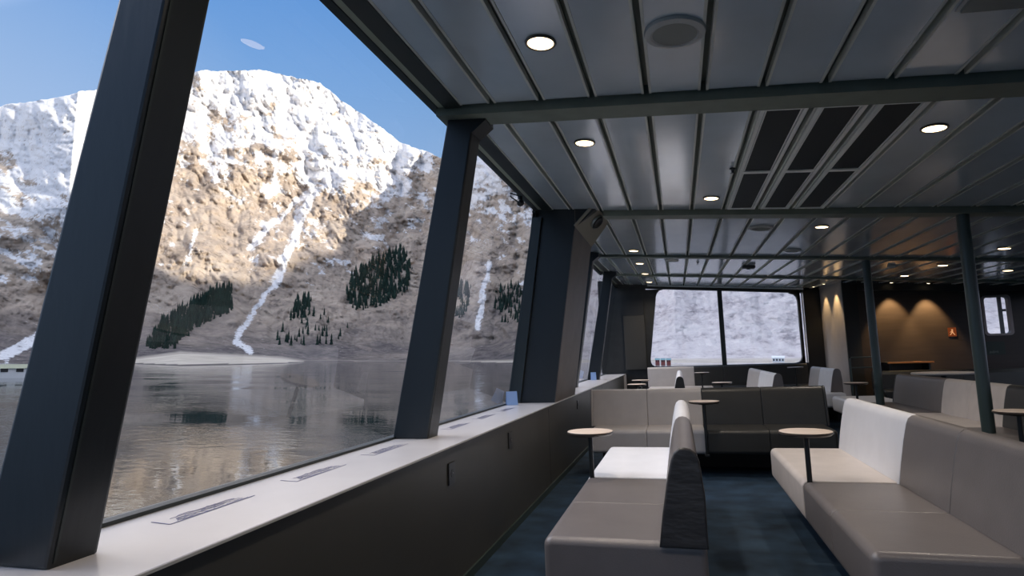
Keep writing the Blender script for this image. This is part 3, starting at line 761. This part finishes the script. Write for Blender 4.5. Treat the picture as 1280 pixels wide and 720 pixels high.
AZ, SS = np.meshgrid(az, s)
e0, e1 = itp(SHORE, AZ), itp(RIDGE, AZ)
# small crags on the skyline
e1 = e1 + .35*(fbm(AZ*1.1, AZ*0+3.3, 5, 4)-.5) + .14*(fbm(AZ*4, AZ*0+3.3, 9, 3)-.5)
EL = e0 + (e1-e0)*SS
rs = -WATER/np.tan(np.radians(-e0))
Rm = np.interp(AZ, [-80, -58, -52, -45, -37, -30, -24, -19, -14, 0, 20, 45], [2200, 2100, 2400, 2500, 2600, 2500, 2300, 1900, 1500, 1150, 1100, 1100])
# lower slope first gains height quickly above a flat shore strip
flat = np.interp(AZ, [-80, -55, -47, -44, -36, -34, -20, 45], [.02, .025, .05, .065, .04, .026, .022, .05])
g = np.where(SS < flat, SS/flat*.28, .28 + .72*((np.clip(SS-flat, 0, 1))/(1-flat))**.85)
RR = rs + (Rm-rs)*g
spur = np.interp(AZ, [-70, -58, -52.3, -49, -46], [1.35, 1.12, .70, .86, 1.]); RR = rs + (RR-rs)*(1+(spur-1)*np.clip((SS-.2)/.4, 0, 1))
WA = AZ + .9*(fbm(AZ*.9, EL*.9, 201, 4)-.5); WE = EL + .5*(fbm(AZ*.9+7, EL*.9, 205, 4)-.5)
big = fbm(AZ*.16, EL*.11+2, 3, 4, .5, True)-.55
mid = fbm(AZ*.50+EL*.34, EL*.50-AZ*.10, 13, 5, .55, True)-.55
fin = fbm(AZ*3.2+EL, EL*3.4, 31, 4, .6)-.5
win = np.clip((SS-flat)/.10, 0, 1)*np.interp(AZ, [-14, -6], [1, .45])
RR = RR*(1 + win*(.14*big + .055*mid + .011*fin))
el = np.radians(EL); a_ = np.radians(AZ)
X_, Y_, Z_ = RR*np.sin(a_), RR*np.cos(a_), RR*np.tan(el)
Z_[0] = WATER-.6
rows = [(X_, Y_, Z_)]
back = [(X_[-1]*1.12, Y_[-1]*1.12, Z_[-1]*.9), (X_[-1]*1.5, Y_[-1]*1.5, Z_[-1]*.3)]
V = [np.stack([X_, Y_, Z_], -1).reshape(-1, 3)] + [np.stack(b, -1) for b in back]
V = np.concatenate(V); nc = len(az); nr = NS+2
ii = np.arange(nr-1)[:, None]*nc + np.arange(nc-1)[None]
Fq = np.stack([ii, ii+1, ii+nc+1, ii+nc], -1).reshape(-1, 4)
# snow and field cover, and painted-in haze of the far hillside, as ground attributes
snl = itp(SNOWL, AZ)
nz = fbm(AZ*1.3+EL*.6, EL*1.7, 51, 5, .6); nz2 = fbm(AZ*.5, EL*.5, 77, 4)
snow = 1/(1+np.exp(-((EL-snl)*.42 + (nz-.5)*9 + (nz2-.5)*6 - .2)*1.6))
for pts, wd in GULL:
    dm = np.full_like(AZ, 99.)
    for (xa, ya), (xb, yb) in zip(pts, pts[1:]):
        dx, dy = xb-xa, yb-ya; t_ = np.clip(((WA-xa)*dx+(WE-ya)*dy)/(dx*dx+dy*dy), 0, 1)
        dm = np.minimum(dm, np.hypot(WA-xa-t_*dx, WE-ya-t_*dy))
    wv = wd*(.2+1.1*fbm(AZ*2.2, EL*1.6, 91, 4))
    snow = np.maximum(snow, np.clip((wv-dm)/.30+.62, 0, 1)*.80)
field = np.clip((flat*1.05-SS)/.012, 0, 1)*np.interp(AZ, [-60, -50, -46, -20, 0, 20], [.6, .8, 1, 1, .9, .9])*(Z_ > WATER+.5)
pale = np.interp(AZ, [-14, -6, 30, 45], [0, 1, 1, .6])  # far hillside lightened: haze and glare put into its ground colour
snow = np.clip(snow, 0, .80)
def ext(a): return np.concatenate([a.ravel(), np.ones(nc)*.8, np.ones(nc)*.8])
me = bpy.data.meshes.new('mountain')
me.vertices.add(len(V)); me.vertices.foreach_set('co', V.astype(np.float32).ravel())
me.loops.add(Fq.size); me.loops.foreach_set('vertex_index', Fq.ravel().astype(np.int32))
me.polygons.add(len(Fq)); me.polygons.foreach_set('loop_start', (np.arange(len(Fq))*4).astype(np.int32))
me.polygons.foreach_set('use_smooth', np.ones(len(Fq), bool))
for nm, arr in (('snow', snow), ('field', field), ('pale', pale)):
    at = me.attributes.new(nm, 'FLOAT', 'POINT'); at.data.foreach_set('value', ext(arr).astype(np.float32))
me.update(calc_edges=True); me.validate()
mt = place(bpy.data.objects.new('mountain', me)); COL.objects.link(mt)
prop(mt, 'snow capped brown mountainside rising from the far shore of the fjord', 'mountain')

m, nt, b = nodes('mountain ground'); N, Lk = nt.nodes, nt.links
tc = N.new('ShaderNodeTexCoord')
def noise(sc, det=6, rough=.6, out='Fac'):
    n_ = N.new('ShaderNodeTexNoise'); n_.inputs['Scale'].default_value = sc; n_.inputs['Detail'].default_value = det; n_.inputs['Roughness'].default_value = rough
    Lk.new(tc.outputs['Object'], n_.inputs['Vector']); return n_.outputs[out]
def ramp(f, stops):
    r_ = N.new('ShaderNodeValToRGB'); cr = r_.color_ramp
    while len(cr.elements) < len(stops): cr.elements.new(.5)
    for e_, (p_, c_) in zip(cr.elements, stops): e_.position = p_; e_.color = (*c_, 1) if len(c_) == 3 else c_
    Lk.new(f, r_.inputs['Fac']); return r_.outputs['Color']
def mix(f, a_, b_):
    x_ = N.new('ShaderNodeMix'); x_.data_type = 'RGBA'
    if isinstance(f, float): x_.inputs[0].default_value = f
    else: Lk.new(f, x_.inputs[0])
    for k_, v_ in ((6, a_), (7, b_)):
        if isinstance(v_, tuple): x_.inputs[k_].default_value = (*v_, 1)
        else: Lk.new(v_, x_.inputs[k_])
    return x_.outputs[2]
def attr(n_): x_ = N.new('ShaderNodeAttribute'); x_.attribute_name = n_; return x_.outputs['Fac']
def mth(op, a_, b_=None):
    x_ = N.new('ShaderNodeMath'); x_.operation = op
    for k_, v_ in ((0, a_), (1, b_)):
        if v_ is None: continue
        if isinstance(v_, (int, float)): x_.inputs[k_].default_value = v_
        else: Lk.new(v_, x_.inputs[k_])
    x_.use_clamp = op == 'MULTIPLY_ADD'; return x_.outputs[0]
rock = ramp(noise(.012, 9, .68), [(.30, (.22, .18, .155)), (.46, (.42, .34, .275)), (.62, (.54, .445, .36)), (.8, (.62, .53, .44))])
crag = ramp(noise(.045, 8, .7), [(.36, (.10, .09, .10)), (.46, (.9, .9, .9)), (1, (1, 1, 1))])
mu = N.new('ShaderNodeMix'); mu.data_type = 'RGBA'; mu.blend_type = 'MULTIPLY'; mu.inputs[0].default_value = .55
Lk.new(rock, mu.inputs[6]); Lk.new(crag, mu.inputs[7]); rock = mu.outputs[2]
scrub_shade = ramp(noise(.06, 9, .8), [(.36, (.035, .032, .036)), (.47, (.115, .10, .10)), (.6, (.20, .17, .16)), (.75, (.30, .26, .235))])  # vegetation belt by height, darkened to deepen the shade on the lower slope
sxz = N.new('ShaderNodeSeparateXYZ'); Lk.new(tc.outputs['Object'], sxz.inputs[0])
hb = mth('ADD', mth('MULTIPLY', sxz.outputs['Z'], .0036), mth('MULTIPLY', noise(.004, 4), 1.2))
rock = mix(ramp(hb, [(.62, (1, 1, 1)), (1., (0, 0, 0))]), rock, scrub_shade)
pale_haze = ramp(noise(.035, 10, .8), [(.34, (.34, .29, .30)), (.47, (.70, .63, .62)), (.7, (.90, .84, .80))])
col = mix(attr('pale'), rock, pale_haze)
fieldc = ramp(noise(.03, 5), [(.3, (.50, .43, .35)), (.7, (.75, .67, .56))])
col = mix(attr('field'), col, fieldc)
sn = mth('ADD', attr('snow'), mth('MULTIPLY', mth('SUBTRACT', noise(.12, 8, .8), .5), 3.4))
geo = N.new('ShaderNodeNewGeometry'); 
sn = ramp(sn, [(.47, (0, 0, 0)), (.56, (1, 1, 1))])
col = mix(sn, col, (.78, .77, .78))
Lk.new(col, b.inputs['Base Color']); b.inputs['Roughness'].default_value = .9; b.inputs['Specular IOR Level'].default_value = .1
bp = N.new('ShaderNodeBump'); bp.inputs['Strength'].default_value = .85; bp.inputs['Distance'].default_value = 7
Lk.new(noise(.06, 9, .75), bp.inputs['Height']); Lk.new(bp.outputs['Normal'], b.inputs['Normal'])
me.materials.append(m)

# terrain lookup
def ground(a, e):
    i = np.searchsorted(az, a); i = min(max(i, 0), nc-1)
    j = int(np.argmin(abs(EL[:, i]-e))); return X_[j, i], Y_[j, i], Z_[j, i]

# ---------------------------------------------------------------- water
bm = bmesh.new()
rr = [3.2, 12, 30, 60, 120, 220, 380, 600, 1000, 1800]
n = 96; prev = None
for r_ in rr:
    ring = [bm.verts.new((r_*math.sin(2*math.pi*i/n), r_*math.cos(2*math.pi*i/n), WATER)) for i in range(n)]
    if prev:
        for i in range(n): bm.faces.new((prev[i], prev[(i+1) % n], ring[(i+1) % n], ring[i]))
    prev = ring
wm, nt, b = nodes('fjord water'); N, Lk = nt.nodes, nt.links
b.inputs['Base Color'].default_value = (.012, .022, .024, 1); b.inputs['Roughness'].default_value = .02; b.inputs['IOR'].default_value = 1.333
b.inputs['Specular IOR Level'].default_value = .5
tc = N.new('ShaderNodeTexCoord')
def wnoise(sc, det, st):
    mp = N.new('ShaderNodeMapping'); mp.inputs['Scale'].default_value = st; Lk.new(tc.outputs['Object'], mp.inputs['Vector'])
    mp.inputs['Rotation'].default_value = (0, 0, R(40))
    n_ = N.new('ShaderNodeTexNoise'); n_.inputs['Scale'].default_value = sc; n_.inputs['Detail'].default_value = det; Lk.new(mp.outputs['Vector'], n_.inputs['Vector']); return n_.outputs['Fac']
f1 = wnoise(.9, 4, (1, 1.6, 1)); f2 = wnoise(.05, 3, (1, 1.8, 1))
rp = N.new('ShaderNodeValToRGB'); rp.color_ramp.elements[0].position = .38; rp.color_ramp.elements[1].position = .66
rp.color_ramp.elements[0].color = (.10, .10, .10, 1)
Lk.new(f2, rp.inputs['Fac'])
mm = N.new('ShaderNodeMath'); mm.operation = 'MULTIPLY'; Lk.new(f1, mm.inputs[0]); Lk.new(rp.outputs['Color'], mm.inputs[1])
bp = N.new('ShaderNodeBump'); bp.inputs['Strength'].default_value = .55; bp.inputs['Distance'].default_value = .10
Lk.new(mm.outputs[0], bp.inputs['Height']); Lk.new(bp.outputs['Normal'], b.inputs['Normal'])
o = place(link('sea_water', bm, wm)); prop(o, 'calm dark fjord water reflecting the mountain', 'water', kind='structure')

# ---------------------------------------------------------------- sun and an unseen ridge, its crest shaped to shade the lower slopes
SAZ, SEL = R(100), R(15)
SUN = np.array([math.sin(SAZ)*math.cos(SEL), math.cos(SAZ)*math.cos(SEL), math.sin(SEL)])
crest = []
for a, e in SHADE:
    g_ = np.array(ground(a, e)); t_ = 4200 - g_ @ (SUN*[1, 1, 0])*.9
    crest.append(g_ + SUN*max(t_, 2500))
crest.sort(key=lambda p: math.atan2(p[0]*SUN[1]-p[1]*SUN[0], 1))
P0 = crest
perp = np.array([SUN[1], -SUN[0], 0]); perp /= np.linalg.norm(perp)
P0.sort(key=lambda p: p @ perp)
far0, far1 = P0[0]-perp*2500, P0[-1]+perp*5000
far0 = np.array([*far0[:2], P0[0][2]]); far1 = np.array([*far1[:2], P0[-1][2]*.9])
P0 = [far0]+P0+[far1]
bm = bmesh.new(); rings = []
hz = np.array([SUN[0], SUN[1], 0]); hz /= np.linalg.norm(hz)
for p in P0:
    q = [p - hz*900, p-hz*450, p, p+hz*900]; hs = [WATER-5, p[2]*.42, p[2], WATER-5]
    rings.append([bm.verts.new((v[0], v[1], h)) for v, h in zip(q, hs)])
for a, b_ in zip(rings, rings[1:]):
    for i in range(3): bm.faces.new((a[i], a[i+1], b_[i+1], b_[i]))
o = place(link('unseen_ridge', bm, mat('shaded rock and snow', (.42, .40, .42), .9, var=.5, vscale=.004)))
prop(o, 'unseen mountain ridge on the opposite side of the fjord, shaped to shade the lower slopes', 'mountain')
ld = bpy.data.lights.new('sun', 'SUN'); ld.energy = 7.5; ld.color = (1., .90, .78); ld.angle = R(.6)
sn_ = bpy.data.objects.new('sun', ld); COL.objects.link(sn_)
sn_.rotation_euler = (HEEL @ Vector(SUN)).to_track_quat('Z', 'Y').to_euler()

# ---------------------------------------------------------------- conifer stands on the slope
def inside(p, poly):
    c_ = False; j = len(poly)-1
    for i in range(len(poly)):
        if (poly[i][1] > p[1]) != (poly[j][1] > p[1]) and p[0] < (poly[j][0]-poly[i][0])*(p[1]-poly[i][1])/(poly[j][1]-poly[i][1]+1e-12)+poly[i][0]: c_ = not c_
        j = i
    return c_
FOREST = [([(-46.47, 0.74), (-45.58, 2.77), (-43.34, 4.52), (-41.29, 5.97), (-40.34, 5.88), (-40.37, 3.94), (-43.23, 2.5), (-44.6, 0.75)], 700, 'dark conifer wood on the slope above the pale shore meadow'),
          ([(-30.9, 5.52), (-30.24, 7.53), (-27.38, 9.63), (-25.53, 10.14), (-24.74, 8.06), (-25.07, 6.17), (-27.99, 4.62), (-30.15, 4.36)], 480, 'dark conifer wood high on the shaded slope left of the middle post'),
          ([(-35.54, 3.31), (-34.94, 5.39), (-33.7, 5.29), (-33.98, 3.76)], 70, 'small clump of conifers between the two large woods'),
          ([(-16.87, 3.97), (-16.57, 6.64), (-14.41, 6.8), (-14.04, 3.97), (-15.18, 2.83)], 110, 'conifers on the slope at the right of the narrow port window'),
          ([(-20.52, 3.96), (-20.17, 7.0), (-19.18, 6.63), (-19.76, 3.58)], 60, 'conifers on the slope just right of the middle post'),
          ([(-36.5, 1.0), (-36, 3.2), (-33, 4.4), (-30, 2.4), (-31.5, 1.2)], 40, 'thinly scattered conifers low on the slope above the shoreline')]
mc = mat('conifer green', (.020, .042, .034), .9, 0, .1, var=.5, vscale=.05)
for poly, cnt, lab in FOREST:
    bm = bmesh.new(); rnd = random.Random(len(lab)); k = 0
    ax0, ax1 = min(p[0] for p in poly), max(p[0] for p in poly); ay0, ay1 = min(p[1] for p in poly), max(p[1] for p in poly)
    for _ in range(cnt*12):
        if k >= cnt: break
        p = (rnd.uniform(ax0, ax1), rnd.uniform(ay0, ay1))
        if not inside(p, poly): continue
        k += 1; x, y, z = ground(*p); dist = math.hypot(x, y); h = rnd.uniform(.0105, .021)*dist*.95; w = h*.17
        x += rnd.uniform(-4, 4); y += rnd.uniform(-4, 4)
        for (z0_, z1_, w0) in ((.08, .5, 1.), (.32, .78, .72), (.6, 1.0, .45)):
            m0 = 7; rg = [bm.verts.new((x+w0*w*rnd.uniform(.75, 1.2)*math.cos(6.283*i/m0), y+w0*w*rnd.uniform(.75, 1.2)*math.sin(6.283*i/m0), z-3+z0_*h)) for i in range(m0)]
            tp = bm.verts.new((x, y, z-3+z1_*h)); bm.faces.new(rg[::-1])
            for i in range(m0): bm.faces.new((rg[i], rg[(i+1) % m0], tp))
    o = place(link('conifer_wood', bm, mc)); prop(o, lab, 'forest', 'conifer woods on the mountainside', 'stuff')

# ---------------------------------------------------------------- buildings on the shore
def building(a, dist, w, d, h, roofh, mw, mr, label, nwin, cat='building', rows_=1, group=None, rz=0):
    x, y = dist*math.sin(R(a)), dist*math.cos(R(a))
    Mx = HEEL4 @ Matrix.Translation((x, y, WATER)) @ Matrix.Rotation(-R(a)+rz, 4, 'Z')
    t = bpy.data.objects.new('shore_building', None); COL.objects.link(t); t.matrix_world = Mx
    bm = bmesh.new(); box(bm, -w/2, w/2, 0, d, -1, h); link('wall', bm, mw, t)
    bm = bmesh.new(); prism(bm, [(-.4, h), (d/2, h+roofh), (d+.4, h)], 'x', -w/2-.4, w/2+.4); link('roof', bm, mr, t)
    for r_ in range(rows_):
        for i in range(nwin):
            cx = -w/2 + w*(i+.5)/nwin; hh = h/rows_; cz0 = .8+hh*r_+hh*.30
            bm = bmesh.new(); ww = w/nwin*.24; box(bm, cx-ww, cx+ww, -.12, -.001, cz0, cz0+hh*.36); link('window', bm, M_blackpl, t)
    prop(t, label, cat, group); return t
wht = mat('white painted boards', (.85, .85, .85), .7); red = mat('red painted boards', (.42, .07, .05), .7)
building(-55.6, 196, 24, 9, 2.4, 1.0, wht, mat('mossy roof', (.30, .31, .20), .8), 'long low white building with dark windows on the shore at the left edge', 8)
for i, a in enumerate((-1.65, -1.15, -.65)):
    building(a, 520, 3.4, 5, 3.2, 1.6, red, mat('teal roof', (.20, .34, .36), .7), ('left', 'middle', 'right')[i]+' one of the three red boathouses seen through the far window', 2, 'boathouse', 1, 'red boathouses on the far shore')
building(8.6, 600, 10, 8, 5, 2, wht, wht, 'pale house on the shore behind the right pane of the far window', 4)
building(23.3, 300, 6, 7, 6, 2.4, wht, mat('brown roof', (.30, .16, .13), .7), 'white house seen through the small window in the wood wall', 3, rows_=2)
building(24.6, 330, 5, 7, 4.2, 2.0, wht, mat('brown roof', (.30, .16, .13), .7), 'smaller white house beside the first, seen through the small far window', 2)

# ---------------------------------------------------------------- sky
wd = bpy.data.worlds.new('sky'); SC.world = wd; wd.use_nodes = True; nt = wd.node_tree; N, Lk = nt.nodes, nt.links
bg = N['Background']
tc = N.new('ShaderNodeTexCoord')
sx = N.new('ShaderNodeSeparateXYZ'); Lk.new(tc.outputs['Generated'], sx.inputs[0])
r_ = N.new('ShaderNodeValToRGB'); cr = r_.color_ramp
stops = [(.0, (.42, .56, .82)), (.28, (.34, .52, .84)), (.42, (.22, .42, .80)), (.55, (.13, .33, .76)), (1., (.10, .26, .66))]
while len(cr.elements) < len(stops): cr.elements.new(.5)
for e_, (p_, c_) in zip(cr.elements, stops): e_.position = p_; e_.color = (*c_, 1)
Lk.new(sx.outputs['Z'], r_.inputs['Fac'])
# brighter, whiter sky towards the sun, paler blue to port
dt = N.new('ShaderNodeVectorMath'); dt.operation = 'DOT_PRODUCT'; Lk.new(tc.outputs['Generated'], dt.inputs[0])
S3 = HEEL @ Vector(SUN); dt.inputs[1].default_value = S3
p_ = N.new('ShaderNodeMapRange'); p_.inputs[1].default_value = -.2; p_.inputs[2].default_value = 1.; Lk.new(dt.outputs['Value'], p_.inputs[0])
pw = N.new('ShaderNodeMath'); pw.operation = 'POWER'; pw.inputs[1].default_value = 1.6; Lk.new(p_.outputs[0], pw.inputs[0])
mxr = N.new('ShaderNodeMix'); mxr.data_type = 'RGBA'; mxr.inputs[7].default_value = (1.2, 1.2, 1.3, 1)
Lk.new(pw.outputs[0], mxr.inputs[0]); Lk.new(r_.outputs['Color'], mxr.inputs[6])
hz2 = N.new('ShaderNodeVectorMath'); hz2.operation = 'DOT_PRODUCT'; Lk.new(tc.outputs['Generated'], hz2.inputs[0]); hz2.inputs[1].default_value = Vector((-math.sin(R(66)), math.cos(R(66)), 0))
mr = N.new('ShaderNodeMapRange'); mr.inputs[1].default_value = .80; mr.inputs[2].default_value = 1.; mr.inputs[4].default_value = .55; Lk.new(hz2.outputs['Value'], mr.inputs[0])
mx2 = N.new('ShaderNodeMix'); mx2.data_type = 'RGBA'; mx2.inputs[7].default_value = (.55, .66, .90, 1)
Lk.new(mr.outputs[0], mx2.inputs[0]); Lk.new(mxr.outputs[2], mx2.inputs[6])
cl = N.new('ShaderNodeVectorMath'); cl.operation = 'DOT_PRODUCT'; Lk.new(tc.outputs['Generated'], cl.inputs[0])
cl.inputs[1].default_value = Vector((-math.cos(R(50)), .1, math.sin(R(50)))).normalized()  # bright patch high to port, added to light the seats through the windows
cr2 = N.new('ShaderNodeMapRange'); cr2.interpolation_type = 'SMOOTHSTEP'; cr2.inputs[1].default_value = .86; cr2.inputs[2].default_value = .96; Lk.new(cl.outputs['Value'], cr2.inputs[0])
mx3 = N.new('ShaderNodeMix'); mx3.data_type = 'RGBA'; mx3.inputs[7].default_value = (5, 5, 5.6, 1)
Lk.new(cr2.outputs[0], mx3.inputs[0]); Lk.new(mx2.outputs[2], mx3.inputs[6])
Lk.new(mx3.outputs[2], bg.inputs['Color']); bg.inputs['Strength'].default_value = 1.0

SC.view_settings.view_transform = 'Standard'; SC.view_settings.look = 'None'; SC.view_settings.gamma = 1; SC.view_settings.exposure = 0.0
SC.view_settings.use_curve_mapping = False
SC.cycles.max_bounces = 8; SC.cycles.diffuse_bounces = 5; SC.cycles.glossy_bounces = 4; SC.cycles.transparent_max_bounces = 12; SC.cycles.transmission_bounces = 2
SC.cycles.sample_clamp_indirect = 6; SC.cycles.caustics_reflective = False; SC.cycles.caustics_refractive = False
SC.cycles.use_denoising = True
